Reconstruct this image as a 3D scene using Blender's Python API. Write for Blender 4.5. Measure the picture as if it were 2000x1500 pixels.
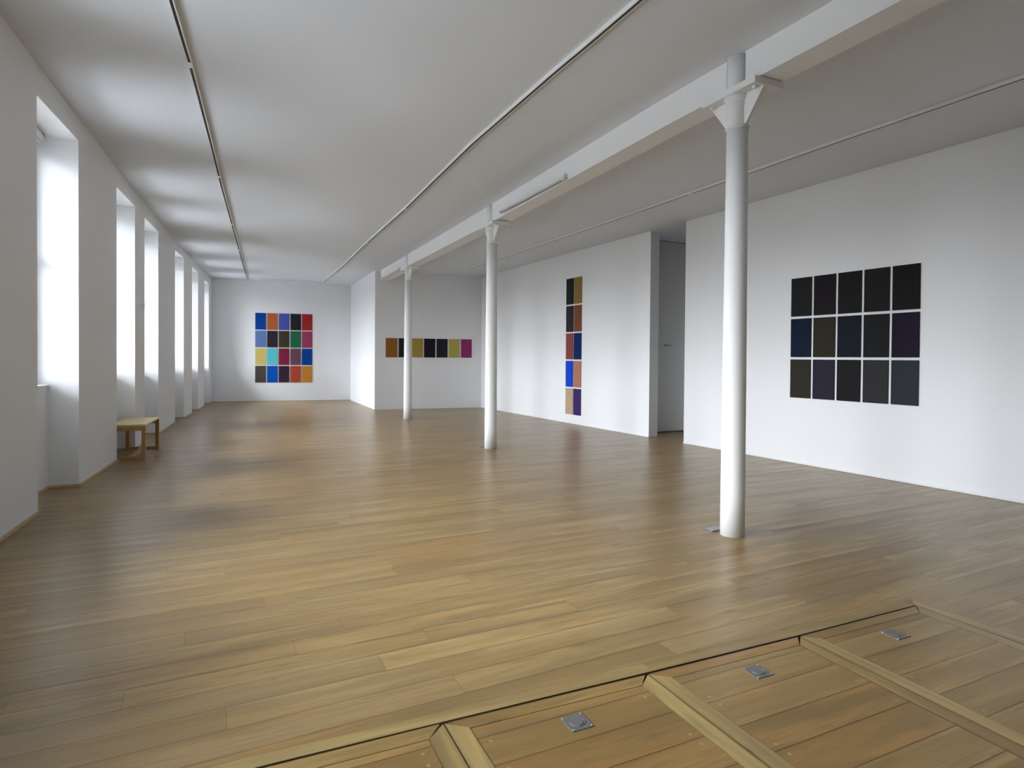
import bpy, bmesh, math, random
from mathutils import Vector, Matrix
random.seed(7)
S = bpy.context.scene
for o in list(bpy.data.objects): bpy.data.objects.remove(o)
COL = S.collection

# ---------------------------------------------------------------- camera
# world: +Y runs down the long room, +X towards the wall with the dark panels, metres
F_PX, PITCH, ROLL, CY, YAW, EYE = 1183.1, 0.0137, 0.0078, 714.54, -math.radians(25.0), 1.40
cam_d = bpy.data.cameras.new('camera'); cam = bpy.data.objects.new('camera', cam_d); COL.objects.link(cam)
cam_d.sensor_width = 36.0; cam_d.lens = F_PX * 36.0 / 2000.0
cam_d.shift_y = (CY - 750.0) / 2000.0; cam_d.clip_start = 0.05
_f = Vector((0, math.cos(PITCH), -math.sin(PITCH))); _u = Vector((0, math.sin(PITCH), math.cos(PITCH))); _x = Vector((1, 0, 0))
_r = _x * math.cos(ROLL) + _u * math.sin(ROLL); _up = -_x * math.sin(ROLL) + _u * math.cos(ROLL)
_m = Matrix((_r, _up, -_f)).transposed().to_4x4()
cam.matrix_world = Matrix.Translation((0, 0, EYE)) @ Matrix.Rotation(YAW, 4, 'Z') @ _m
S.camera = cam

# ---------------------------------------------------------------- sky and exposure
world = bpy.data.worlds.new('overcast_sky'); S.world = world; world.use_nodes = True
nt = world.node_tree; nt.nodes.clear()
wo = nt.nodes.new('ShaderNodeOutputWorld'); bg = nt.nodes.new('ShaderNodeBackground')
tc = nt.nodes.new('ShaderNodeTexCoord'); sx = nt.nodes.new('ShaderNodeSeparateXYZ'); rp = nt.nodes.new('ShaderNodeValToRGB')
mr = nt.nodes.new('ShaderNodeMapRange'); mr.inputs['From Min'].default_value = -1; mr.inputs['From Max'].default_value = 1
nt.links.new(tc.outputs['Generated'], sx.inputs[0]); nt.links.new(sx.outputs['Z'], mr.inputs['Value']); nt.links.new(mr.outputs[0], rp.inputs[0])
nt.links.new(rp.outputs[0], bg.inputs[0]); nt.links.new(bg.outputs[0], wo.inputs[0])
# (sine of elevation, brightness): pavement below, dim houses across the street, overcast sky brighter overhead
SKY = [(-1, .50), (-.6, .66), (-.42, .56), (-.24, .25), (-.02, .22), (.06, 1.32), (.32, 2.1), (.6, 4.2), (1, 6.5)]
e = rp.color_ramp.elements
for i, (z_, k_) in enumerate(SKY):
    q = e[0] if i == 0 else e[-1] if i == len(SKY)-1 else e.new((z_+1)/2)
    q.position = (z_+1)/2; t_ = (.94, 1.0, 1.10) if z_ < 0 else (.955, .99, 1.075); q.color = (k_*t_[0], k_*t_[1], k_*t_[2], 1)
bg.inputs['Strength'].default_value = 10.0
S.view_settings.view_transform = 'Standard'; S.view_settings.look = 'None'
S.view_settings.gamma = 1; S.view_settings.use_curve_mapping = False
S.view_settings.exposure = 0.78

# ---------------------------------------------------------------- helpers
def srgb(r, g, b):
    f = lambda v: (v/255/12.92) if v/255 <= .04045 else ((v/255+.055)/1.055)**2.4
    return (f(r), f(g), f(b), 1)
def mat(name, color, rough=.5, spec=.5, metal=0, bump=None, coat=0):
    m = bpy.data.materials.new(name); m.use_nodes = True; t = m.node_tree; b = t.nodes['Principled BSDF']
    b.inputs['Base Color'].default_value = color if len(color) == 4 else (*color, 1)
    b.inputs['Roughness'].default_value = rough; b.inputs['Specular IOR Level'].default_value = spec
    b.inputs['Metallic'].default_value = metal; b.inputs['Coat Weight'].default_value = coat
    if bump:
        sc, st, stretch = bump
        co = t.nodes.new('ShaderNodeTexCoord'); mp = t.nodes.new('ShaderNodeMapping'); mp.inputs['Scale'].default_value = stretch
        n = t.nodes.new('ShaderNodeTexNoise'); n.inputs['Scale'].default_value = sc; n.inputs['Detail'].default_value = 4
        bp = t.nodes.new('ShaderNodeBump'); bp.inputs['Strength'].default_value = st; bp.inputs['Distance'].default_value = .004
        t.links.new(co.outputs['Object'], mp.inputs[0]); t.links.new(mp.outputs[0], n.inputs[0]); t.links.new(n.outputs[0], bp.inputs['Height'])
        t.links.new(bp.outputs[0], b.inputs['Normal'])
    return m
def wall_mat(name, c):
    m = mat(name, c, rough=.72, spec=.25, bump=(60, .04, (1, 1, 1))); t = m.node_tree; b = t.nodes['Principled BSDF']
    co = t.nodes.new('ShaderNodeTexCoord'); n = t.nodes.new('ShaderNodeTexNoise'); n.inputs['Scale'].default_value = .7; n.inputs['Detail'].default_value = 3
    mx = t.nodes.new('ShaderNodeMix'); mx.data_type = 'RGBA'; mx.inputs[6].default_value = (*c, 1); mx.inputs[7].default_value = (c[0]*.97, c[1]*.972, c[2]*.975, 1)
    t.links.new(co.outputs['Object'], n.inputs[0]); t.links.new(n.outputs[0], mx.inputs[0]); t.links.new(mx.outputs[2], b.inputs['Base Color'])
    return m
M_WALL = wall_mat('white_wall_paint', (.824, .833, .848))
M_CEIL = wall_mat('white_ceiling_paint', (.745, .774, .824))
M_GLOSS = mat('white_gloss_paint', (.835, .84, .845), rough=.7, spec=.15)
M_WHITE = mat('white_enamel', (.80, .80, .79), rough=.4)
M_DARK = mat('dark_slot', (.02, .02, .02), rough=.6)
M_STEEL = mat('worn_steel', (.19, .187, .178), rough=.5, metal=.5, bump=(80, .15, (1, 1, 1)))
M_SCREW = mat('bright_screw', (.75, .75, .74), rough=.25, metal=.9)
M_PLUG = mat('pale_filler', srgb(150, 134, 98), rough=.5)
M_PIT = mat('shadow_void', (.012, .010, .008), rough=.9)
M_LIDG = mat('grey_lid', (.30, .33, .36), rough=.45)
M_TEXT = mat('grey_lettering', (.10, .10, .10), rough=.6)
M_DOOR = mat('door_paint', (.60, .60, .59), rough=.5)
M_FRAME = mat('white_window_frame', (.80, .80, .79), rough=.4)
def glass_mat():
    m = bpy.data.materials.new('clear_glass'); m.use_nodes = True; t = m.node_tree; t.nodes.clear()
    o = t.nodes.new('ShaderNodeOutputMaterial'); mx = t.nodes.new('ShaderNodeMixShader'); tr = t.nodes.new('ShaderNodeBsdfTransparent'); g = t.nodes.new('ShaderNodeBsdfGlossy')
    fr = t.nodes.new('ShaderNodeFresnel'); fr.inputs[0].default_value = 1.45; g.inputs['Roughness'].default_value = .02; tr.inputs[0].default_value = (.97, .98, .97, 1)
    t.links.new(fr.outputs[0], mx.inputs[0]); t.links.new(tr.outputs[0], mx.inputs[1]); t.links.new(g.outputs[0], mx.inputs[2]); t.links.new(mx.outputs[0], o.inputs[0])
    return m
M_GLASS = glass_mat()

def oak_mat(name, base, warm, grey, rough=.32, edge=.0014, edge_dark=.85):
    """boards: UV holds metres along / across each board; face attributes bl, bw, rnd, rnd2"""
    m = bpy.data.materials.new(name); m.use_nodes = True; t = m.node_tree; b = t.nodes['Principled BSDF']; N = t.nodes.new; Lk = t.links.new
    def attr(n): a = N('ShaderNodeAttribute'); a.attribute_name = n; return a
    def math_(op, a, c=None, d=None):
        x = N('ShaderNodeMath'); x.operation = op
        for i, v in enumerate((a, c, d)):
            if v is None: continue
            if isinstance(v, (int, float)): x.inputs[i].default_value = v
            else: Lk(v, x.inputs[i])
        return x.outputs[0]
    def mixc(f, a, c):
        x = N('ShaderNodeMix'); x.data_type = 'RGBA'
        for s_, v in ((0, f), (6, a), (7, c)):
            if isinstance(v, (int, float, tuple)): x.inputs[s_].default_value = v
            else: Lk(v, x.inputs[s_])
        return x.outputs[2]
    uv = N('ShaderNodeUVMap'); uv.uv_map = 'board'; sp = N('ShaderNodeSeparateXYZ'); Lk(uv.outputs[0], sp.inputs[0])
    u, v = sp.outputs[0], sp.outputs[1]
    r1, r2, bl, bw = (attr(k).outputs['Fac'] for k in ('rnd', 'rnd2', 'bl', 'bw'))
    off = math_('MULTIPLY', r1, 91.0); off2 = math_('MULTIPLY', r2, 37.0)
    def coords(su, sv):
        c = N('ShaderNodeCombineXYZ'); Lk(math_('MULTIPLY', math_('ADD', u, off), su), c.inputs[0]); Lk(math_('MULTIPLY', math_('ADD', v, off2), sv), c.inputs[1]); Lk(off, c.inputs[2]); return c.outputs[0]
    def noise(vec, sc=1, det=4, dist=0):
        n = N('ShaderNodeTexNoise'); n.inputs['Scale'].default_value = sc; n.inputs['Detail'].default_value = det; n.inputs['Distortion'].default_value = dist; Lk(vec, n.inputs[0]); return n.outputs[0]
    def rng(val, a, c, lo=0., hi=1.):
        x = N('ShaderNodeMapRange'); x.interpolation_type = 'SMOOTHSTEP'; x.inputs[1].default_value = a; x.inputs[2].default_value = c; x.inputs[3].default_value = lo; x.inputs[4].default_value = hi; Lk(val, x.inputs[0]); return x.outputs[0]
    broad = noise(coords(.9, 9.0), 1, 3, .5); fine = noise(coords(5, 150.0), 1, 5, .3); mid = noise(coords(2.4, 30.0), 1, 4, 1.2)
    c = mixc(rng(r2, .25, 1.0), base, warm); c = mixc(rng(r1, .5, 1.0, 0, .8), c, grey)
    c = mixc(rng(noise(coords(1.1, 5.0), 1, 2), .50, .68, 0, .55), c, warm)
    c = mixc(rng(broad, .38, .60, 0, .85), c, (base[0]*.50, base[1]*.49, base[2]*.52, 1))
    ctr = rng(math_('MINIMUM', v, math_('SUBTRACT', bw, v)), .0, .07, 0, 1)
    c = mixc(math_('MULTIPLY', ctr, rng(noise(coords(.5, 3.0), 1, 2), .34, .60, .25, .85)), c, (base[0]*.66, base[1]*.64, base[2]*.66, 1))
    c = mixc(rng(mid, .45, .70, 0, .62), c, (base[0]*.50, base[1]*.46, base[2]*.42, 1))
    c = mixc(rng(fine, .42, .74, 0, .42), c, (base[0]*.55, base[1]*.5, base[2]*.45, 1))
    # a few knots: only some cells carry one, sizes vary
    vo = N('ShaderNodeTexVoronoi'); vo.voronoi_dimensions = '2D'; vo.inputs['Scale'].default_value = 1.0; Lk(coords(1.15, 4.2), vo.inputs[0])
    sc_ = N('ShaderNodeSeparateColor'); Lk(vo.outputs['Color'], sc_.inputs[0]); has = rng(sc_.outputs[0], .40, .44); big = math_('MULTIPLY_ADD', sc_.outputs[1], 1.4, .75)
    wob = noise(coords(14, 70), 1, 4); kd = math_('MULTIPLY', math_('ADD', vo.outputs['Distance'], math_('MULTIPLY', wob, .09)), big)
    c = mixc(math_('MULTIPLY', has, rng(kd, .05, .19, .55, 0)), c, (base[0]*.42, base[1]*.38, base[2]*.38, 1))
    c = mixc(math_('MULTIPLY', has, rng(kd, .050, .085, .62, 0)), c, (.085, .058, .038, 1))
    # brightness per board
    hs = N('ShaderNodeHueSaturation'); Lk(c, hs.inputs['Color']); Lk(math_('MULTIPLY_ADD', r1, .20, .92), hs.inputs['Value'])
    dv = math_('MINIMUM', v, math_('SUBTRACT', bw, v)); du = math_('MINIMUM', u, math_('SUBTRACT', bl, u)); d = math_('MINIMUM', dv, du)
    ed = math_('MAXIMUM', rng(dv, edge*.4, edge*1.4, edge_dark, 0), rng(du, edge*.3, edge*1.0, edge_dark*.9, 0))
    halo = rng(dv, 0, .012, .14, 0)
    c = mixc(halo, hs.outputs[0], (.07, .042, .018, 1)); c = mixc(ed, c, (.035, .020, .008, 1))
    Lk(c, b.inputs['Base Color'])
    ro = math_('ADD', math_('MULTIPLY', fine, .10), math_('MULTIPLY', broad, .10)); Lk(math_('ADD', ro, rough - .10), b.inputs['Roughness'])
    b.inputs['Specular IOR Level'].default_value = .5
    bp = N('ShaderNodeBump'); bp.inputs['Strength'].default_value = .22; bp.inputs['Distance'].default_value = .002
    dome = rng(dv, 0, .02)
    Lk(math_('ADD', math_('ADD', math_('MULTIPLY', fine, .25), math_('MULTIPLY', mid, .35)), dome), bp.inputs['Height']); Lk(bp.outputs[0], b.inputs['Normal'])
    # boards are slightly cupped
    cc = math_('SUBTRACT', math_('DIVIDE', v, bw), .5); cup = math_('MULTIPLY', math_('MULTIPLY', cc, cc), math_('MULTIPLY_ADD', r2, 5.0, 1.0))
    b2 = N('ShaderNodeBump'); b2.inputs['Strength'].default_value = 1.0; b2.inputs['Distance'].default_value = .0011
    Lk(math_('ADD', cup, math_('MULTIPLY', noise(coords(1.6, 7.0), 1, 2), .9)), b2.inputs['Height']); Lk(b2.outputs[0], bp.inputs['Normal'])
    return m
OB, OW, OG = srgb(163, 138, 90), srgb(151, 116, 68), srgb(138, 122, 90)
M_FLOOR = oak_mat('oiled_oak_boards', OB, OW, OG)
M_HATCH = oak_mat('hatch_oak_boards', srgb(156, 129, 77), srgb(146, 109, 60), srgb(133, 117, 79), edge=.0022, edge_dark=.85)
M_TRIMOAK = oak_mat('pale_oak_frame', srgb(166, 143, 92), srgb(160, 134, 82), srgb(154, 137, 92), edge=.0010, edge_dark=.6)
M_STRIP = mat('oak_skirting', srgb(194, 168, 122), rough=.45, bump=(30, .2, (1, .1, 1)))

def link(name, bm, m, parent=None, smooth=False, mats=None):
    me = bpy.data.meshes.new(name); bmesh.ops.recalc_face_normals(bm, faces=bm.faces[:]) if bm.faces else None
    if smooth:
        for f in bm.faces: f.smooth = True
    bm.to_mesh(me); bm.free()
    for mm in (mats or [m]): me.materials.append(mm)
    o = bpy.data.objects.new(name, me); COL.objects.link(o)
    if parent: o.parent = parent
    return o
def box(bm, x0, x1, y0, y1, z0, z1, mi=0, bevel=0):
    vs = [bm.verts.new(p) for p in ((x0, y0, z0), (x1, y0, z0), (x1, y1, z0), (x0, y1, z0), (x0, y0, z1), (x1, y0, z1), (x1, y1, z1), (x0, y1, z1))]
    fs = [bm.faces.new([vs[i] for i in q]) for q in ((0, 3, 2, 1), (4, 5, 6, 7), (0, 1, 5, 4), (1, 2, 6, 5), (2, 3, 7, 6), (3, 0, 4, 7))]
    for f in fs: f.material_index = mi
    if bevel: bmesh.ops.bevel(bm, geom=list({e for f in fs for e in f.edges}), offset=bevel, segments=2, affect='EDGES')
    return bm
def prism(bm, pts, z0, z1, mi=0):
    """pts: xy outline; z0, z1 numbers or functions of (x, y)"""
    g = lambda z, p: z(*p) if callable(z) else z
    lo = [bm.verts.new((*p, g(z0, p))) for p in pts]; hi = [bm.verts.new((*p, g(z1, p))) for p in pts]; n = len(pts)
    fs = [bm.faces.new(lo[::-1]), bm.faces.new(hi)] + [bm.faces.new((lo[i], lo[(i+1) % n], hi[(i+1) % n], hi[i])) for i in range(n)]
    for f in fs: f.material_index = mi
    return bm
def lathe(bm, prof, cx=0, cy=0, n=40, caps=True):
    rings = [[bm.verts.new((cx + r*math.cos(2*math.pi*i/n), cy + r*math.sin(2*math.pi*i/n), z)) for i in range(n)] for r, z in prof]
    for a, c in zip(rings, rings[1:]):
        for i in range(n): bm.faces.new((a[i], a[(i+1) % n], c[(i+1) % n], c[i])).smooth = True
    if caps: bm.faces.new(rings[0][::-1]); bm.faces.new(rings[-1])
    return bm
def cyl(bm, p, q, r, n=20):
    p, q = Vector(p), Vector(q); d = (q-p).normalized(); a = d.orthogonal().normalized(); c = d.cross(a)
    R = [[bm.verts.new(s + a*r*math.cos(2*math.pi*i/n) + c*r*math.sin(2*math.pi*i/n)) for i in range(n)] for s in (p, q)]
    for i in range(n): bm.faces.new((R[0][i], R[0][(i+1) % n], R[1][(i+1) % n], R[1][i])).smooth = True
    bm.faces.new(R[0][::-1]); bm.faces.new(R[1]); return bm
def thing(name, label, cat, loc=(0, 0, 0), rz=0, group=None):
    o = bpy.data.objects.new(name, None); COL.objects.link(o); o.location = loc; o.rotation_euler = (0, 0, rz); o.empty_display_size = .1
    return tag(o, label, cat, group)
def tag(o, label, cat, group=None):
    o['label'] = label; o['category'] = cat
    if group: o['group'] = group
    return o
def struct(name, bm, m, parent=None, **k):
    o = link(name, bm, m, parent, **k)
    if not parent: o['kind'] = 'structure'
    return o
def lerp(tab, y):
    if y <= tab[0][0]: return tab[0][1]
    for (a, va), (b_, vb) in zip(tab, tab[1:]):
        if y <= b_: return va + (vb-va)*(y-a)/(b_-a)
    return tab[-1][1]

# ---------------------------------------------------------------- room plan
LW = [(-4.5, -2.03), (5.644, -1.56), (6.57, -1.526), (7.76, -1.450), (9.362, -1.338), (14.324, -1.023), (16.373, -.816), (18.633, -.630), (20.198, -.498)]
lwx = lambda y: lerp(LW, y)
A0, A1, E0, E1, D1, D2, C0 = (-.498, 20.198), (3.500, 19.692), (3.464, 15.979), (6.361, 15.674), (6.760, 8.719), (7.013, 8.80), (6.818, 7.873)
cwx = lambda y: 6.818 + (7.873 - y)*.0593
CB = -4.5
CL = [(-4.5, 3.96), (6.6, 3.934), (7.9, 3.900), (9.4, 3.82), (11.3, 3.797), (14.3, 3.75), (16.4, 3.69), (20.2, 3.70)]
CM = [(-4.5, 3.77), (2.7, 3.766), (4.45, 3.783), (8.4, 3.722), (15.8, 3.66), (20.2, 3.64)]
CR = [(-4.5, 3.75), (3.3, 3.72), (7.4, 3.671), (8.8, 3.656), (12.9, 3.642), (15.4, 3.63), (20.2, 3.62)]
XM = 3.60
def ceil_z(x, y):
    xl = lwx(y); l, m_, r = lerp(CL, y), lerp(CM, y), lerp(CR, y)
    if x <= XM: t = max(0, (x-xl)/(XM-xl)); return l + (m_-l)*t
    t = min(1, (x-XM)/(6.9-XM)); return m_ + (r-m_)*t

# ceiling: one gently uneven slab
bm = bmesh.new(); ys = [-4.9 + i*.5 for i in range(52)]; xs = [-3.0, -2.2] + [-1.6 + i*.52 for i in range(10)] + [XM] + [4.1 + i*.55 for i in range(6)] + [8.8]
for dz in (0, .25):
    grid = [[bm.verts.new((x, y, (ceil_z(x, y) if dz == 0 else 4.25))) for x in xs] for y in ys]
    for a, c in zip(grid, grid[1:]):
        for i in range(len(xs)-1): bm.faces.new((a[i], a[i+1], c[i+1], c[i])).smooth = True
    if dz == 0: g0 = grid
g1 = grid; loop = lambda g: g[0] + [r[-1] for r in g[1:]] + g[-1][-2::-1] + [r[0] for r in g[-2:0:-1]]
l0, l1 = loop(g0), loop(g1)
for i in range(len(l0)): bm.faces.new((l0[i], l0[(i+1) % len(l0)], l1[(i+1) % len(l0)], l1[i]))
struct('ceiling', bm, M_CEIL)

# window bays: (start y, end y, head height)
BAYS = [(1.35, 2.5, 3.66), (3.55, 5.2, 3.66), (6.57, 7.765, 3.654), (9.365, 10.475, 3.583), (11.18, 12.39, 3.57), (14.31, 15.30, 3.56), (16.385, 17.405, 3.506), (18.637, 19.62, 3.462)]
SILL, REC, GLZ, OUT, TOPZ = 1.06, .27, .385, .50, 4.15
bm = bmesh.new(); yc = -4.7
def seg(y0, y1, z0, z1, din, dout):
    ks = [y0] + [y for y, _ in LW if y0 + .01 < y < y1 - .01] + [y1]
    for a, c in zip(ks, ks[1:]):
        prism(bm, [(lwx(a)-din, a), (lwx(c)-din, c), (lwx(c)-dout, c), (lwx(a)-dout, a)], z0, z1)
for y0, y1, h in BAYS:
    seg(yc, y0, -.05, TOPZ, 0, OUT); seg(y0, y1, -.05, SILL, REC, OUT); seg(y0, y1, h, TOPZ, 0, OUT); yc = y1
seg(yc, 20.6, -.05, TOPZ, 0, OUT)
struct('wall_left', bm, M_WALL)
# windows: frame, transom, panes, sill
for i, (y0, y1, h) in enumerate(BAYS, 1):
    w = bpy.data.objects.new('window_%d' % i, None); COL.objects.link(w); w['kind'] = 'structure'; w.location = (lwx((y0+y1)/2), (y0+y1)/2, SILL)
    ox, oy = w.location.x, w.location.y; a = math.atan2(lwx(y1)-lwx(y0), y1-y0); w.rotation_euler = (0, 0, -a); L = (y1-y0)/2 - .004; top = h - SILL - .15; W0 = -GLZ
    b = bmesh.new()
    box(b, W0-.06, W0, -L, -L+.06, 0.02, top); box(b, W0-.06, W0, L-.06, L, 0.02, top); box(b, W0-.06, W0, -L+.06, L-.06, .02, .09); box(b, W0-.06, W0, -L+.06, L-.06, top-.06, top)
    box(b, W0-.055, W0-.005, -L+.06, L-.06, 1.27, 1.33); box(b, W0-.05, W0-.01, -.02, .02, .09, 1.27); box(b, W0-.05, W0-.01, -.02, .02, 1.33, top-.06)
    link('window_frame', b, M_FRAME, w)
    b = box(bmesh.new(), W0-.16, W0+.02, -L, L, top, h-SILL-.002); link('lintel_board', b, M_WALL, w)
    for z0, z1 in ((.09, 1.27), (1.33, top-.06)):
        link('pane', box(bmesh.new(), W0-.033, W0-.027, -L+.06, L-.06, z0, z1), M_GLASS, w)
    b = box(bmesh.new(), W0-.02, -REC+.012, -L, L, 0.0, .02, bevel=.003); link('window_sill', b, M_WALL, w)
    # portal that steers daylight sampling through the opening
    ld = bpy.data.lights.new('daylight_portal', 'AREA'); ld.shape = 'RECTANGLE'; ld.size = 2*L; ld.size_y = top; ld.cycles.is_portal = True
    lo = bpy.data.objects.new('daylight_portal', ld); COL.objects.link(lo)
    lo.matrix_world = Matrix.Translation((ox-GLZ+.02, oy, SILL+top/2)) @ Matrix.Rotation(-a, 4, 'Z') @ Matrix(((0, 0, -1, 0), (1, 0, 0, 0), (0, -1, 0, 0), (0, 0, 0, 1)))
# roller blind rolled up in the nearest visible bay
y0, y1, h = BAYS[2]; rb = thing('roller_blind', 'rolled-up white roller blind high in the nearest tall window recess', 'blind', (lwx(7.2)-.25, 7.2, h))
link('roll', cyl(bmesh.new(), (0, -.55, -.055), (0, .47, -.055), .028), M_WHITE, rb)
link('bottom_bar', cyl(bmesh.new(), (-.02, -.55, -.105), (-.02, .46, -.105), .012), M_WHITE, rb)
for yy in (-.555, .475): link('bracket', box(bmesh.new(), -.016, .016, yy-.003, yy+.003, -.07, 0), M_WHITE, rb)

# other walls
def wall(name, p, q, thick, z0=-.05, z1=TOPZ, m=M_WALL):
    p, q = Vector(p), Vector(q); d = (q-p).normalized(); n = Vector((-d.y, d.x))*thick
    return struct(name, prism(bmesh.new(), [tuple(p), tuple(q), tuple(q+n), tuple(p+n)], z0, z1), m)
wall('wall_far', (A0[0]-.3, A0[1]+.038), A1, .3)
struct('wall_return', prism(bmesh.new(), [A1, E0, (E0[0]+.28, E0[1]-.0295), (A1[0]+.3, A1[1]-.03)], -.05, TOPZ), M_WALL)
struct('wall_end', prism(bmesh.new(), [(E0[0]+.28, E0[1]-.0295), E1, (E1[0]+.03, E1[1]+.3), (E0[0]+.28, E0[1]+.28)], -.05, TOPZ), M_WALL)
struct('wall_right', prism(bmesh.new(), [E1, D1, D2, (7.05, 9.28), (E1[0]+.32, E1[1]+.25)], -.05, TOPZ), M_WALL)
struct('wall_near_right', prism(bmesh.new(), [C0, (cwx(CB), CB), (cwx(CB)+.3, CB), (C0[0]+.3, C0[1]+.02)], -.05, TOPZ), M_WALL)
struct('wall_back', prism(bmesh.new(), [(-2.6, CB), (8.0, CB), (8.0, CB-.3), (-2.6, CB-.3)], -.05, TOPZ), M_WALL)
b = bmesh.new(); box(b, 7.118, 8.30, 7.593, 7.893, -.05, TOPZ); box(b, 8.30, 8.6, 7.593, 9.6, -.05, TOPZ); box(b, 7.05, 8.30, 9.28, 9.6, -.05, TOPZ); box(b, 7.05, 8.30, 9.205, 9.28, 3.635, TOPZ)
struct('wall_lobby', b, M_WALL)
d = bpy.data.objects.new('door_1', None); COL.objects.link(d); d['kind'] = 'structure'; d.location = (7.67, 9.24, 0)
link('door_leaf', box(bmesh.new(), -.58, .60, -.03, .02, .022, 3.622, bevel=.002), M_DOOR, d)
b = bmesh.new(); cyl(b, (-.45, -.03, 1.63), (-.45, -.075, 1.63), .012); cyl(b, (-.45, -.07, 1.63), (-.36, -.07, 1.63), .009); cyl(b, (-.45, -.03, 1.63), (-.45, -.036, 1.63), .026); link('door_handle', b, M_STEEL, d)
tcv = bpy.data.curves.new('lettering', 'FONT'); tcv.body = 'PRIVATE'; tcv.size = .045; tcv.extrude = .0012; tcv.align_x = 'CENTER'; tcv.align_y = 'CENTER'; tcv.space_character = 1.12
to = bpy.data.objects.new('tmp', tcv); COL.objects.link(to); bpy.context.view_layer.update()
tm = bpy.data.meshes.new_from_object(to.evaluated_get(bpy.context.evaluated_depsgraph_get())); bpy.data.objects.remove(to)
tm.materials.clear(); tm.materials.append(M_TEXT); tx = bpy.data.objects.new('lettering', tm); COL.objects.link(tx); tx.parent = d; tx.location = (-.11, -.0322, 1.65); tx.rotation_euler = (math.pi/2, 0, 0)

# skirtings
def strip(name, path, side, th, z1, m, z0=0.0):
    bm = bmesh.new(); P = [Vector(p) for p in path]; off = []
    for i, p in enumerate(P):
        ds = []
        if i: ds.append((P[i]-P[i-1]).normalized())
        if i < len(P)-1: ds.append((P[i+1]-P[i]).normalized())
        ns = [Vector((d.y, -d.x))*side for d in ds]
        if len(ns) == 1: off.append(p + ns[0]*th)
        else:
            n = (ns[0]+ns[1]); k = n.length_squared; off.append(p + n*(2*th/k) if k > .2 else p + ns[0]*th)
    for i in range(len(P)-1): prism(bm, [tuple(P[i]), tuple(P[i+1]), tuple(off[i+1]), tuple(off[i])], z0, z1)
    return struct(name, bm, m)
path = [(lwx(CB), CB)]
for y0, y1, h in BAYS:
    path += [(lwx(y), y) for y, _ in LW if path[-1][1] + .02 < y < y0 - .02] + [(lwx(y0), y0), (lwx(y0)-REC, y0), (lwx(y1)-REC, y1), (lwx(y1), y1)]
path += [(lwx(20.15), 20.15)]
strip('baseboard_left', path, 1, .022, .022, M_STRIP)
strip('baseboard_near_right', [(C0[0]-.001, C0[1]), (cwx(CB)-.001, CB)], 1, .010, .028, M_WHITE, .004)
strip('baseboard_right', [(E1[0], E1[1]-.02), (D1[0], D1[1])], 1, .008, .022, M_WHITE, .004)
strip('baseboard_far', [(A0[0]+.02, A0[1]-.003), (A1[0], A1[1])], 1, .008, .016, M_STRIP, 0)

# ---------------------------------------------------------------- floor boards
AL = math.radians(1.8); CA, SA = math.cos(AL), math.sin(AL)
uv2xy = lambda u, v: (u*CA - v*SA, u*SA + v*CA)
def clip(poly, f):
    out = []
    for i, p in enumerate(poly):
        q = poly[(i+1) % len(poly)]; fp, fq = f(p), f(q)
        if fp >= 0: out.append(p)
        if (fp >= 0) != (fq >= 0): t = fp/(fp-fq); out.append((p[0]+(q[0]-p[0])*t, p[1]+(q[1]-p[1])*t))
    return out
class Boards:
    def __init__(s): s.v = []; s.f = []; s.uv = []; s.at = []
    def add(s, poly, tuv, l, w, z=0, r=None, h=None):
        if len(poly) < 3: return
        n0 = len(s.v); s.v += [(*p, z) for p in poly]; s.f.append(tuple(range(n0, n0+len(poly)))); s.uv += [tuv(p) for p in poly]
        at = (random.random() if r is None else r, random.random(), l, w); s.at.append(at)
        if h:      # give the board real thickness
            m = len(s.v); s.v += [(*p, z-h) for p in poly]; n = len(poly)
            for i in range(n):
                j = (i+1) % n; s.f.append((n0+j, n0+i, m+i, m+j)); s.uv += [tuv(poly[j]), tuv(poly[i]), tuv(poly[i]), tuv(poly[j])]; s.at.append(at)
    def build(s, name, m, parent=None):
        me = bpy.data.meshes.new(name); me.from_pydata(s.v, [], s.f); me.materials.append(m)
        L = me.uv_layers.new(name='board'); k = 0
        for i, c in enumerate(s.uv): L.data[i].uv = c
        for nm, ix in (('rnd', 0), ('rnd2', 1), ('bl', 2), ('bw', 3)):
            a = me.attributes.new(nm, 'FLOAT', 'FACE'); a.data.foreach_set('value', [t[ix] for t in s.at])
        o = bpy.data.objects.new(name, me); COL.objects.link(o)
        if parent: o.parent = parent
        return o
known = {0: [-1.35, .966, 3.1], 1: [-1.9, .071, 2.318, 4.3], 2: [-1.2, .72, 2.956, 5.0], 3: [-2.2, -.30, .993, 1.852, 3.9], 4: [-.709, .381, 2.59, 4.75], 5: [-1.3, .637, 2.95, 5.4],
         6: [-.093, 1.9, 4.1], 7: [-1.0, 1.485, 3.5], 8: [.292, 2.7, 4.6], 9: [-.9, 1.1, 3.2], -1: [-.5, 1.99, 4.2], 13: [-.223, 2.1, 4.4]}
V0, RW = 2.3195, .1613
fl = Boards(); HX = 3.645
trim_y = lambda x: 2.285 - .018*x
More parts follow.
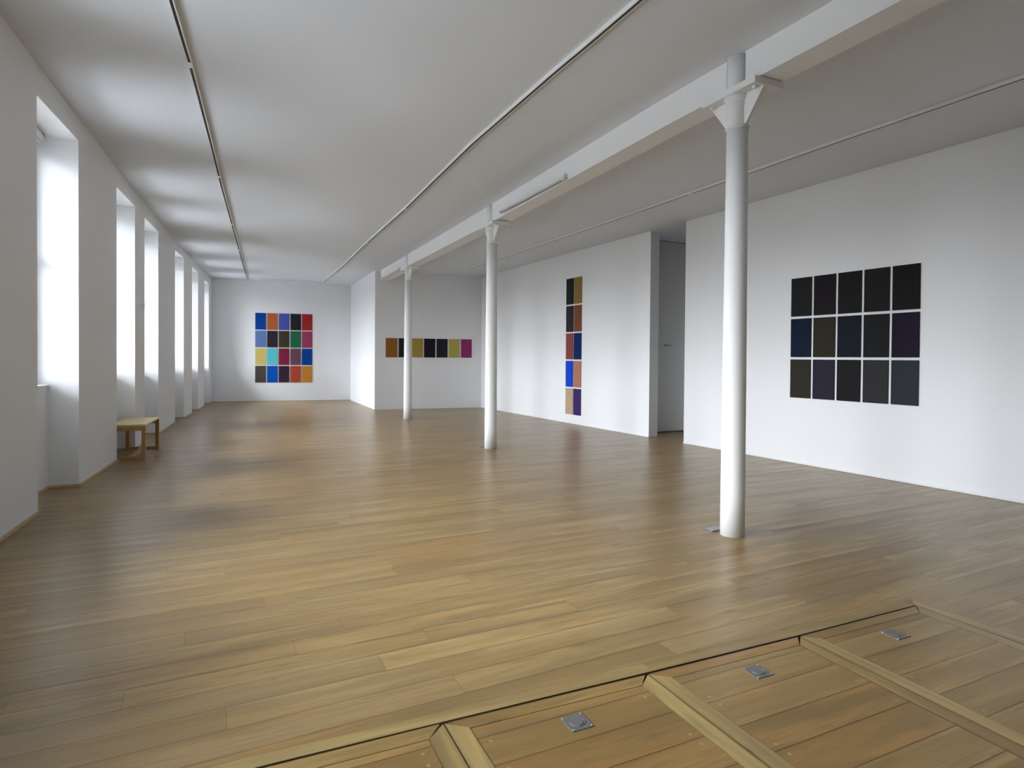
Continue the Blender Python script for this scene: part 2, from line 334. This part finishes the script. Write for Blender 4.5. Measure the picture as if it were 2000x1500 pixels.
for k in range(-44, 116):
    v0 = V0 + k*RW; js = list(known.get(k, [-3 + random.random()*2]))
    while js[0] > -4.5: js.insert(0, js[0] - 1.2 - random.random()*1.3)
    while js[-1] < 10: js.append(js[-1] + 1.1 + random.random()*1.4)
    for u0, u1 in zip(js, js[1:]):
        q = [uv2xy(u0, v0), uv2xy(u1, v0), uv2xy(u1, v0+RW), uv2xy(u0, v0+RW)]
        ym = q[0][1]
        if max(p[1] for p in q) < -4.6 or min(p[1] for p in q) > 20.3: continue
        xmin = lwx(ym) - .36; q = clip(q, lambda p: p[0]-xmin); q = clip(q, lambda p: 8.4-p[0])
        if len(q) < 3: continue
        tuv = lambda p, u0=u0, v0=v0: (p[0]*CA + p[1]*SA - u0, -p[0]*SA + p[1]*CA - v0)
        r = random.random(); st = random.getstate()
        pieces = [clip(q, lambda p: p[0]-HX)]
        left = clip(q, lambda p: HX-p[0])
        if left:
            pieces.append(clip(left, lambda p: p[1]-trim_y(p[0]))); pieces.append(clip(left, lambda p: .02-p[1]))
            mid_ = clip(clip(left, lambda p: trim_y(p[0])-p[1]), lambda p: p[1]-.02); pieces.append(clip(mid_, lambda p: -1.25-p[0]))
        for pc in pieces:
            random.setstate(st); fl.add(pc, tuv, u1-u0, RW, 0, r)
floor = fl.build('floor', M_FLOOR); floor['kind'] = 'structure'
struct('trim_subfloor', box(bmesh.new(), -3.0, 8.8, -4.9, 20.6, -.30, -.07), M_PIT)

# hatch surround and hatches
GX = lambda x: lerp([(-1.3, 2.235), (.3, 2.209), (1.6, 2.176), (2.6, 2.153), (3.6, 2.146)], x)      # outer edge of the open joint
tb = Boards(); t_u = lambda x0, w=.08: (lambda p: (p[0]-x0, p[1]-GX(p[0])))
def trimpiece(x0, x1):
    xs_ = [x0 + (x1-x0)*i/6 for i in range(7)]; w = trim_y((x0+x1)/2)-GX((x0+x1)/2)
    for a, c in zip(xs_, xs_[1:]):
        pass
    poly = [(x, GX(x)) for x in xs_] + [(x, trim_y(x)) for x in xs_[::-1]]
    tb.add(poly, lambda p: (p[0]-x0, (p[1]-GX(p[0]))/max(1e-4, trim_y(p[0])-GX(p[0]))*w), x1-x0, w, 0, .9 if x0 < 1.7 else .1, h=.035)
trimpiece(-1.25, 1.722); trimpiece(1.722, 3.555)
tb.add([(3.56, 2.150), (3.56, .02), (3.642, .02), (3.642, 2.216)], lambda p: (2.3-p[1], p[0]-3.56), 2.4, .082, .003, .5, h=.035)
tb.add([(3.555, GX(3.555)), (3.56, 2.150), (3.642, 2.216), (3.642, trim_y(3.642)), (3.555, trim_y(3.555))], lambda p: (p[0]-3.5, p[1]-GX(3.55)), .2, .09, 0, .1, h=.035)
tr = tb.build('trim_1', M_TRIMOAK); tr['kind'] = 'structure'

HATCH = [  # x0, x1, front edge y at x0 / x1, label
    (-.205, .7405, 2.205, 2.190, 'oak floor hatch at the bottom edge, mostly cut off, left of the others', False),
    (.7445, 1.6795, 2.186, 2.160, 'oak floor hatch nearest the camera, leftmost with a square ring pull, wide dark far joint', True),
    (1.6830, 2.6140, 2.160, 2.141, 'middle oak floor hatch of the three with metal ring pulls', True),
    (2.6170, 3.5560, 2.143, 2.138, 'oak floor hatch nearest the dark-panel wall, rightmost with a ring pull', True)]
YE = .06
for hi_, (x0, x1, ya, yb, lab, pull) in enumerate(HATCH):
    h = thing('floor_hatch', lab, 'floor hatch', ((x0+x1)/2, 1.1, -.035), group='liftable oak floor hatches')
    ox, oy = (x0+x1)/2, 1.1; sw = .078; fr = .068 if hi_ else .075
    loc = lambda p: (p[0]-ox, p[1]-oy)
    yf = lambda x: ya + (yb-ya)*(x-x0)/(x1-x0)
    ins = .0010
    a, b_, c_, d_ = (x0, yf(x0)), (x1, yf(x1)), (x1-sw, yf(x1)-fr), (x0+sw, yf(x0)-fr)
    B = Boards(); B.add([loc(p) for p in ((a[0]+.012, a[1]), (b_[0]-.012, b_[1]), (c_[0], c_[1]+ins*1.5), (d_[0], d_[1]+ins*1.5))], lambda p: (p[0]+1, p[1]+oy-yf(p[0]+ox)+fr), 9, fr, .035, .2, h=.03); B.build('front_rail', M_HATCH, h)
    e1, e2 = (x0, YE), (x0+sw, YE)
    B = Boards(); B.add([loc(p) for p in (e1, e2, (d_[0]-ins, d_[1]), (a[0], a[1]-.006))], lambda p: (p[1]+3, p[0]+ox-x0), 9, sw, .038, .95 - .1*hi_, h=.033); B.build('stile', M_TRIMOAK, h)
    e1, e2 = (x1-sw, YE), (x1, YE)
    B = Boards(); B.add([loc(p) for p in (e1, e2, (b_[0], b_[1]-.006), (c_[0]+ins, c_[1]))], lambda p: (p[1]+3, p[0]+ox-x1+sw), 9, sw, .036, .35 + .2*hi_, h=.031); B.build('stile', M_TRIMOAK if hi_ != 2 else M_HATCH, h)
    B = Boards(); lines = [2.106, 2.045, 1.885, 1.715, 1.55, 1.375, 1.21, 1.045, .88, .715, .55, .385, .22, YE]; xa, xb = x0+sw+ins, x1-sw-ins
    if not hi_: lines[0:2] = [2.125, 2.075]; lines[2] = 1.95
    dlt = (0, 0, -.008, -.025)[hi_]
    for yy, yn in zip(lines, lines[1:]):
        yy += dlt if yy > YE else 0; yn += dlt if yn > YE+.01 else 0; top = yy
        first = abs(yy - lines[0] - dlt) < 1e-6
        pl = [(xa, yn), (xb, yn), (xb, (yf(x1)-fr) if first else yy), (xa, (yf(x0)-fr) if first else yy)]
        o_ = random.uniform(1, 3)
        B.add([loc(p) for p in pl], lambda p, yn=yn, yy=yy, o_=o_, first=first: (p[0]+o_, (p[1]+oy-yn) * ((yy-yn)/(yf(p[0]+ox)-fr-yn) if first else 1)), 9, yy-yn, .035, random.random(), h=.03)
    B.build('deck', M_HATCH, h)
    pts = []
    for yy, yn in zip(lines[1:6], lines[2:7]):
        yy += dlt; yn += dlt
        for xx in (xa+.042, xb-.042): pts += [(xx, yy-.03), (xx, yn+.03)]
    for (px, py) in [p for i_, p in enumerate(pts) if p[1] > 1.3 and (i_ + hi_*3) % 5 not in (1, 4)][:8]:
        link('screw_plug', prism(bmesh.new(), [(px-ox+.0075*math.cos(a_*math.pi/8), py-oy+.0075*math.sin(a_*math.pi/8)) for a_ in range(16)], .0345, .0353), M_PLUG, h)
    if pull:
        cx, cy = ox, lines[1]+dlt-.064; s_ = .048
        pb = bmesh.new(); box(pb, cx-s_-ox, cx+s_-ox, cy-s_-oy, cy+s_-oy, .034, .0385, bevel=.0008); pl = link('ring_plate', pb, M_STEEL, h)
        # disc in the middle, slot ring and lifting ring
        rbm = bmesh.new(); lathe(rbm, [(.0225, .0386), (.0225, .0394), (.0220, .0397), (.0001, .0397)], cx-ox, cy-oy, 36); [setattr(f_, 'smooth', False) for f_ in rbm.faces]; link('centre_disc', rbm, M_STEEL, pl)
        gb = bmesh.new()
        n = 30; rin, rout = .0232, .0252
        ring = [[gb.verts.new((cx-ox + r*math.cos(t), cy-oy + r*math.sin(t), .0388)) for r in (rin, rout)] for t in [math.pi*(1.0 + i/n) for i in range(n+1)]]
        for p, q in zip(ring, ring[1:]): gb.faces.new((p[0], p[1], q[1], q[0]))
        link('slot', gb, M_DARK, pl)
        rg = bmesh.new(); R_, rr, n, k_ = .0288, .0027, 36, 8
        rv = [[rg.verts.new((cx-ox + (R_+rr*math.cos(2*math.pi*j/k_))*math.cos(t), cy-oy + (R_+rr*math.cos(2*math.pi*j/k_))*math.sin(t), .0392+rr*.7*math.sin(2*math.pi*j/k_))) for j in range(k_)] for t in [math.pi*(.92 + 1.16*i/n) for i in range(n+1)]]
        for p, q in zip(rv, rv[1:]):
            for j in range(k_): rg.faces.new((p[j], p[(j+1) % k_], q[(j+1) % k_], q[j])).smooth = True
        rg.faces.new(rv[0]); rg.faces.new(rv[-1][::-1]); link('pull_ring', rg, M_STEEL, pl)
        for sx_ in (-1, 1):
            for sy_ in (-1, 1): link('screw', lathe(bmesh.new(), [(.0042, .0385), (.0040, .0394), (.0018, .0401), (.0001, .0402)], cx-ox+sx_*.040, cy-oy+sy_*.040, 14), M_SCREW, pl)

# ---------------------------------------------------------------- beam and columns
ZB = [(-4.5, 3.55), (2.2, 3.525), (4.45, 3.515), (9.0, 3.437), (15.9, 3.402)]
zb = lambda x, y: lerp(ZB, y)
COLS = [(3.641, 3.621), (3.645, 8.577), (3.642, 13.354)]
BEAMS = [(CB, 3.505, 'white boxed beam at the ceiling right of the nearest column, running out of view'), (3.70, 8.475, 'white ceiling beam spanning between the nearest and the middle column'),
         (8.66, 13.25, 'white ceiling beam spanning between the middle and the farthest column'), (13.44, 15.93, 'short white ceiling beam from the farthest column to the end wall')]
for y0, y1, lab in BEAMS:
    t = thing('ceiling_beam', lab, 'beam', (3.70, (y0+y1)/2, 3.5), group='white ceiling beams in one line')
    oy = (y0+y1)/2; b = bmesh.new(); ks = [y0] + [y for y in (2.2, 4.45, 6.5, 9.0, 11, 15) if y0 < y < y1] + [y1]
    for a, c in zip(ks, ks[1:]):
        prism(b, [(3.60-3.70, a-oy), (3.81-3.70, a-oy), (3.81-3.70, c-oy), (3.60-3.70, c-oy)], lambda x, y: lerp(ZB, y+oy)-3.5+.016, lambda x, y: ceil_z(3.6, y+oy)-3.5+.03)
    link('web', b, M_GLOSS, t)
    b = bmesh.new()
    for a, c in zip(ks, ks[1:]):
        prism(b, [(3.586-3.70, a-oy), (3.824-3.70, a-oy), (3.824-3.70, c-oy), (3.586-3.70, c-oy)], lambda x, y: lerp(ZB, y+oy)-3.5, lambda x, y: lerp(ZB, y+oy)-3.5+.016)
    link('bottom_flange', b, M_GLOSS, t)
CLAB = ['white cast-iron column nearest the camera, in front of the dark panels', 'white cast-iron column in the middle of the row', 'white cast-iron column farthest away, in front of the single row of panels']
def make_column(i, cx, cy):
    t = thing('iron_column', CLAB[i], 'column', (cx, cy, 0), group='white cast-iron columns')
    zt = lerp(ZB, cy) - .003; pt = zt-.052; nk = zt-.305
    b = lathe(bmesh.new(), [(.0935, 0), (.0930, .35), (.0905, 1.2), (.086, 2.2), (.0808, nk)], n=56); link('shaft', b, M_GLOSS, t)
    b = lathe(bmesh.new(), [(.0808, nk), (.0835, nk+.001), (.0835, nk+.006), (.090, nk+.008), (.0935, nk+.013), (.0935, nk+.018), (.090, nk+.023), (.0815, nk+.025), (.079, nk+.034), (.0775, nk+.16), (.0795, nk+.174), (.0795, nk+.178), (.0855, nk+.180), (.088, nk+.186), (.0855, nk+.192), (.0805, nk+.194), (.083, nk+.204), (.090, nk+.218), (.100, nk+.234), (.108, pt)], n=56)
    link('capital', b, M_GLOSS, t)
    b = box(bmesh.new(), -.112, .180, -.278, .278, pt, zt, bevel=.003); link('bearing_plate', b, M_GLOSS, t)
    for s_ in (-1, 1):
        b = bmesh.new(); P = [(s_*.072, nk+.026), (s_*.098, nk+.026), (s_*.262, pt-.012), (s_*.262, pt), (s_*.072, pt)]
        lo = [b.verts.new((-.011, y, z)) for y, z in P]; hi = [b.verts.new((.011, y, z)) for y, z in P]
        b.faces.new(lo); b.faces.new(hi[::-1])
        for k in range(5): b.faces.new((lo[k], lo[(k+1) % 5], hi[(k+1) % 5], hi[k]))
        link('gusset', b, M_GLOSS, t)
        b = lathe(bmesh.new(), [(.0001, pt-.024), (.010, pt-.022), (.0155, pt-.014), (.0165, pt)], -.055, s_*.222, 16); link('bolt', b, M_GLOSS, t)
    zc = ceil_z(cx-.06, cy) + .01
    b = lathe(bmesh.new(), [(.081, zt), (.0815, zt+.004), (.0815, zc)], -.0, 0, n=48); link('upper_shaft', b, M_GLOSS, t)
for i, (cx, cy) in enumerate(COLS): make_column(i, cx, cy)

# tube light battens fixed to the beam face
def batten(y0, y1, z, lab):
    t = thing('tube_light', lab, 'light fitting', (3.600, (y0+y1)/2, z), group='tube lights on the beam'); L = (y1-y0)/2
    link('body', box(bmesh.new(), -.045, 0, -L, L, -.02, .032, bevel=.004), M_WHITE, t)
    link('tube', cyl(bmesh.new(), (-.062, -L+.03, -.038), (-.062, L-.03, -.038), .013), mat('unlit_tube', (.62, .62, .60), rough=.3), t)
    for s_ in (-1, 1): link('lamp_holder', box(bmesh.new(), -.078, -.03, s_*L-.014, s_*L+.014, -.056, -.018, bevel=.003), M_WHITE, t)
batten(6.22, 8.03, 3.535, 'unlit white tube light on the beam between the nearest and middle columns')
batten(13.86, 15.50, 3.445, 'small distant unlit tube light on the beam beyond the farthest column')

# ---------------------------------------------------------------- ceiling tracks
def track_run(pts, t, o, joints, ends):
    P = [Vector((x, y, ceil_z(x, y))) for x, y in pts]
    W, H, G, D = .019, .034, .0105, .016
    prof = [(-W, 0), (-W, -H), (-G, -H), (-G, -H+D), (G, -H+D), (G, -H), (W, -H), (W, 0)]
    bm, bd = bmesh.new(), bmesh.new(); rings = []; dr = []
    for i, p in enumerate(P):
        a = (P[i]-P[i-1]).normalized() if i else None; c = (P[i+1]-P[i]).normalized() if i < len(P)-1 else None
        d = ((a or c)+(c or a)).normalized(); s_ = d.cross(Vector((0, 0, 1))).normalized(); k = 1/max(.5, (s_.dot((c or a).cross(Vector((0, 0, 1))).normalized())))
        rings.append([bm.verts.new(p + s_*x*k + Vector((0, 0, z)) - o) for x, z in prof])
        dr.append([bd.verts.new(p + s_*x*k + Vector((0, 0, z)) - o) for x, z in ((-G+.0004, -H+D+.001), (G-.0004, -H+D+.001), (G-.0004, -H+.0006), (-G+.0004, -H+.0006))])
    for a, c in zip(rings, rings[1:]):
        for j in range(8): bm.faces.new((a[j], a[(j+1) % 8], c[(j+1) % 8], c[j]))
    bm.faces.new(rings[0]); bm.faces.new(rings[-1][::-1])
    for a, c in zip(dr, dr[1:]):
        for j in range(4): bd.faces.new((a[j], a[(j+1) % 4], c[(j+1) % 4], c[j]))
    bd.faces.new(dr[0]); bd.faces.new(dr[-1][::-1])
    link('rail', bm, M_WHITE, t); link('slot', bd, M_DARK, t)
    for (x, y, ang, L) in joints + ends:
        b = box(bmesh.new(), -.0205, .0205, -L, L, -.0385, -.001, bevel=.002); z = ceil_z(x, y)
        c_ = link('connector' if (x, y, ang, L) in joints else 'end_cap', b, M_WHITE, t); c_.location = Vector((x, y, z)) - o; c_.rotation_euler = (0, 0, ang)
        s = (ceil_z(x, y+.5)-ceil_z(x, y-.5)); c_.rotation_euler = (math.atan(s) if abs(ang) < 1 else 0, 0, ang)
def dense(pts, n=14):
    out = []
    for a, c in zip(pts, pts[1:]): out += [(a[0]+(c[0]-a[0])*i/n, a[1]+(c[1]-a[1])*i/n) for i in range(n)]
    return out + [pts[-1]]
T1 = [(-.62, -2.5), (-.375, 4.86), (-.307, 5.85), (-.130, 9.0), (.034, 11.9), (.470, 19.45)]
t = thing('lighting_track', 'empty white ceiling track nearest the windows', 'lighting track', (0, 9, 3.8), group='ceiling lighting tracks')
track_run(dense(T1), t, Vector((0, 9, 3.8)), [(-.307, 5.85, -.06, .05), (-.130, 9.0, -.05, .035), (.034, 11.9, -.05, .035), (.185, 14.5, -.05, .035)], [(.470, 19.45, -.05, .03)])
T2 = [(2.36, -2.5), (2.47, 3.36), (2.47, 3.93), (2.44, 6.3), (2.49, 9.33), (2.505, 12.3), (2.56, 15.3), (2.575, 19.05), (.83, 19.30)]
t = thing('lighting_track', 'long empty white ceiling track that turns a corner near the far wall', 'lighting track', (2.5, 9, 3.7), group='ceiling lighting tracks')
track_run(dense(T2, 8), t, Vector((2.5, 9, 3.7)), [(2.49, 9.33, 0, .035), (2.505, 12.3, 0, .035), (2.56, 15.3, 0, .035)], [(.83, 19.30, 1.43, .03)])
T3 = [(5.98, -2.5), (5.86, 2.75), (5.85, 3.36), (5.755, 6.56), (5.55, 12.75), (5.44, 14.5)]
t = thing('lighting_track', 'empty ceiling track near the right-hand wall, beyond the beam', 'lighting track', (5.8, 7, 3.65), group='ceiling lighting tracks')
track_run(dense(T3, 10), t, Vector((5.8, 7, 3.65)), [(5.755, 6.56, .03, .035)], [(5.44, 14.5, .04, .03)])

# ---------------------------------------------------------------- floor boxes
for (x, y, sx_, sy_, lab) in ((3.632, 3.790, .088, .052, 'grey metal floor socket lid tucked behind the base of the nearest column'), (3.615, 8.80, .07, .06, 'small dark floor socket lid behind the base of the middle column'), (3.585, 13.52, .07, .06, 'tiny floor socket lid behind the base of the farthest column')):
    t = thing('floor_socket', lab, 'floor socket', (x, y, 0), .02, 'floor sockets beside the columns')
    link('frame', box(bmesh.new(), -sx_, sx_, -sy_, sy_, 0.0005, .007, bevel=.0015), M_STEEL, t)
    link('lid', box(bmesh.new(), -sx_+.006, sx_-.006, -sy_+.006, sy_-.006, .007, .0095, bevel=.001), M_LIDG, t)

# ---------------------------------------------------------------- bench
def wood(name, c1, c2, axis=1):
    m = mat(name, c1, rough=.42); t = m.node_tree; b = t.nodes['Principled BSDF']; co = t.nodes.new('ShaderNodeTexCoord'); mp = t.nodes.new('ShaderNodeMapping')
    mp.inputs['Scale'].default_value = (28, 2, 28) if axis == 1 else (2, 28, 28) if axis == 0 else (28, 28, 2)
    n = t.nodes.new('ShaderNodeTexNoise'); n.inputs['Scale'].default_value = 1.6; n.inputs['Detail'].default_value = 5; n.inputs['Distortion'].default_value = .6
    mx = t.nodes.new('ShaderNodeMix'); mx.data_type = 'RGBA'; mx.inputs[6].default_value = c1; mx.inputs[7].default_value = c2
    t.links.new(co.outputs['Object'], mp.inputs[0]); t.links.new(mp.outputs[0], n.inputs[0]); t.links.new(n.outputs[0], mx.inputs[0]); t.links.new(mx.outputs[2], b.inputs['Base Color'])
    return m
M_BTOP = wood('pale_oak_top', srgb(216, 196, 150), srgb(200, 172, 120)); M_BX = wood('oak_rails', srgb(192, 154, 98), srgb(166, 124, 72), 0); M_BY = wood('oak_rails_long', srgb(192, 154, 98), srgb(166, 124, 72), 1); M_BLEG = wood('oak_legs', srgb(188, 150, 94), srgb(162, 118, 66), 2)
bn = thing('bench', 'low oak bench with open frame base, half hidden behind the window pier', 'bench', (-1.197, 9.915, 0), -.0675)
HW, HL, TZ, LG = .215, .515, .470, .050
link('seat', box(bmesh.new(), -HW, HW, -HL, HL, TZ-.024, TZ, bevel=.002), M_BTOP, bn)
for s_ in (-1, 1):
    for r_ in (-1, 1):
        xa, ya = s_*(HW-LG/2), r_*(HL-LG/2); link('leg', box(bmesh.new(), xa-LG/2+.002, xa+LG/2-.002, ya-LG/2+.002, ya+LG/2-.002, 0, TZ-.024, bevel=.0015), M_BLEG, bn)
    link('end_apron', box(bmesh.new(), -HW+LG, HW-LG, s_*(HL-LG/2)-.018, s_*(HL-LG/2)+.018, TZ-.085, TZ-.024), M_BX, bn)
    link('end_stretcher', box(bmesh.new(), -HW+LG, HW-LG, s_*(HL-LG/2)-.02, s_*(HL-LG/2)+.02, 0, .042), M_BX, bn)
link('long_stretcher', box(bmesh.new(), -.03, .03, -HL+LG/2+.02, HL-LG/2-.02, 0.002, .040), M_BY, bn)

# ---------------------------------------------------------------- painted panels
def paint_mat(name, c, k):
    m = mat(name, c, rough=.6, spec=.12); t = m.node_tree; b = t.nodes['Principled BSDF']; co = t.nodes.new('ShaderNodeTexCoord'); mp = t.nodes.new('ShaderNodeMapping'); mp.inputs['Scale'].default_value = (130, 130, 5)
    mp.inputs['Location'].default_value = (k*3.1, k*1.7, k)
    n = t.nodes.new('ShaderNodeTexNoise'); n.inputs['Scale'].default_value = 1; n.inputs['Detail'].default_value = 4; bp = t.nodes.new('ShaderNodeBump'); bp.inputs['Strength'].default_value = .5; bp.inputs['Distance'].default_value = .003
    t.links.new(co.outputs['Object'], mp.inputs[0]); t.links.new(mp.outputs[0], n.inputs[0]); t.links.new(n.outputs[0], bp.inputs['Height']); t.links.new(bp.outputs[0], b.inputs['Normal'])
    mx = t.nodes.new('ShaderNodeMix'); mx.data_type = 'RGBA'; mx.inputs[6].default_value = tuple(v*.86 for v in c[:3])+(1,); mx.inputs[7].default_value = tuple(min(1, v*1.14) for v in c[:3])+(1,)
    t.links.new(n.outputs[0], mx.inputs[0]); t.links.new(mx.outputs[2], b.inputs['Base Color'])
    return m
kk = 0
def panels(p, q, u0, ztop, w, h, gx, gz, rows, gain, group, where):
    """rows of (colour name, sRGB); hung on the wall running p -> q"""
    global kk
    p, q = Vector(p), Vector(q); d = (q-p).normalized(); ang = math.atan2(d.y, d.x)
    for r, row in enumerate(rows):
        for c, (nm, rgb) in enumerate(row):
            u = u0 + c*(w+gx) + w/2; z = ztop - r*(h+gz) - h/2; s = srgb(*rgb); col = tuple(min(.9, v*gain) for v in s[:3])+(1,)
            o = p + d*u
            b = bmesh.new(); box(b, -w/2, w/2, -.013, -.001, -h/2, h/2, bevel=.0015)
            for v in b.verts:           # slightly hand-made edges
                v.co.x += random.uniform(-.0008, .0008); v.co.z += random.uniform(-.0008, .0008)
            kk += 1
            ob = link('painted_panel', b, paint_mat('paint_'+nm.replace(' ', '_'), col, kk)); ob.location = (o.x, o.y, z); ob.rotation_euler = (0, 0, ang)
            tag(ob, where(r, c, nm, len(rows), len(row)), 'painting', group)
ordr = lambda n: {4: ['top', 'second', 'third', 'bottom'], 3: ['top', 'middle', 'bottom'], 5: ['top', 'second', 'middle', 'fourth', 'bottom']}[n]
colw = ['leftmost', 'second', 'middle', 'fourth', 'rightmost']
gridA = [[('cobalt blue', (0, 52, 130)), ('burnt orange', (156, 84, 48)), ('violet blue', (66, 76, 152)), ('black', (30, 30, 32)), ('red', (140, 36, 34))],
         [('steel blue', (80, 106, 154)), ('blackish purple', (42, 33, 46)), ('dark olive', (56, 50, 38)), ('green', (30, 94, 64)), ('raspberry', (138, 54, 84))],
         [('ochre yellow', (176, 158, 90)), ('turquoise', (80, 168, 176)), ('wine red', (110, 30, 54)), ('dusty plum', (92, 64, 76)), ('cobalt blue', (0, 54, 132))],
         [('grey brown', (62, 58, 54)), ('bright blue', (0, 68, 158)), ('dark aubergine', (46, 32, 48)), ('brick red', (154, 62, 46)), ('golden orange', (170, 114, 44))]]
panels(A0, A1, 1.216, 2.702, .3045, .508, .0318, .0305, gridA, 1.32, 'colour panels in the grid on the far wall', lambda r, c, n, R, C: '%s painted panel, %s in the %s row of the far-wall colour grid' % (n, colw[c], ordr(R)[r]))
rowE = [[('amber brown', (116, 74, 28)), ('black', (26, 26, 26)), ('mustard', (134, 114, 52)), ('midnight blue black', (22, 20, 26)), ('slate black', (30, 32, 36)), ('yellow green', (142, 134, 68)), ('magenta', (118, 40, 86))]]
lw = ['first from the left', 'half hidden by the farthest column', 'just right of the farthest column', 'fourth from the left', 'fifth from the left', 'second from the right', 'last on the right']
panels(E0, E1, .283, 1.893, .3035, .508, .0375, 0, rowE, 1.6, 'colour panels in the single row on the end wall', lambda r, c, n, R, C: '%s painted panel in the single-row line, %s' % (n, lw[c]))
gridD = [[('black', (28, 28, 28)), ('khaki gold', (124, 102, 54))], [('charcoal', (36, 37, 35)), ('russet brown', (112, 66, 44))], [('brick brown', (120, 62, 54)), ('navy blue', (0, 30, 84))],
         [('vivid blue', (0, 58, 176)), ('terracotta pink', (152, 104, 86))], [('beige', (164, 142, 116)), ('deep violet', (52, 34, 88))]]
panels(E1, D1, 4.288, 3.100, .2755, .555, .025, .032, gridD, 1.25, 'colour panels in the tall two-column stack', lambda r, c, n, R, C: '%s painted panel, %s in the %s row of the tall two-wide stack' % (n, ['left', 'right'][c], ordr(R)[r]))
gridC = [[('greenish black', (27, 30, 29)), ('maroon black', (28, 20, 26)), ('black', (23, 23, 23)), ('brown black', (26, 26, 22)), ('jet black', (20, 20, 20))],
         [('dark navy blue', (4, 22, 48)), ('dark olive', (44, 42, 30)), ('blackish blue', (16, 23, 37)), ('ink black', (24, 27, 30)), ('purple black', (26, 16, 38))],
         [('olive brown black', (46, 43, 33)), ('dark indigo', (38, 36, 52)), ('black', (24, 24, 26)), ('dark grey', (48, 48, 49)), ('slate grey', (47, 50, 57))]]
panels(C0, (cwx(0), 0), 1.999, 2.498, .303, .5145, .0315, .0325, gridC, .9, 'dark panels in the near grid on the right wall', lambda r, c, n, R, C: '%s painted panel, %s in the %s row of the near dark grid' % (n, colw[c], ordr(R)[r]))
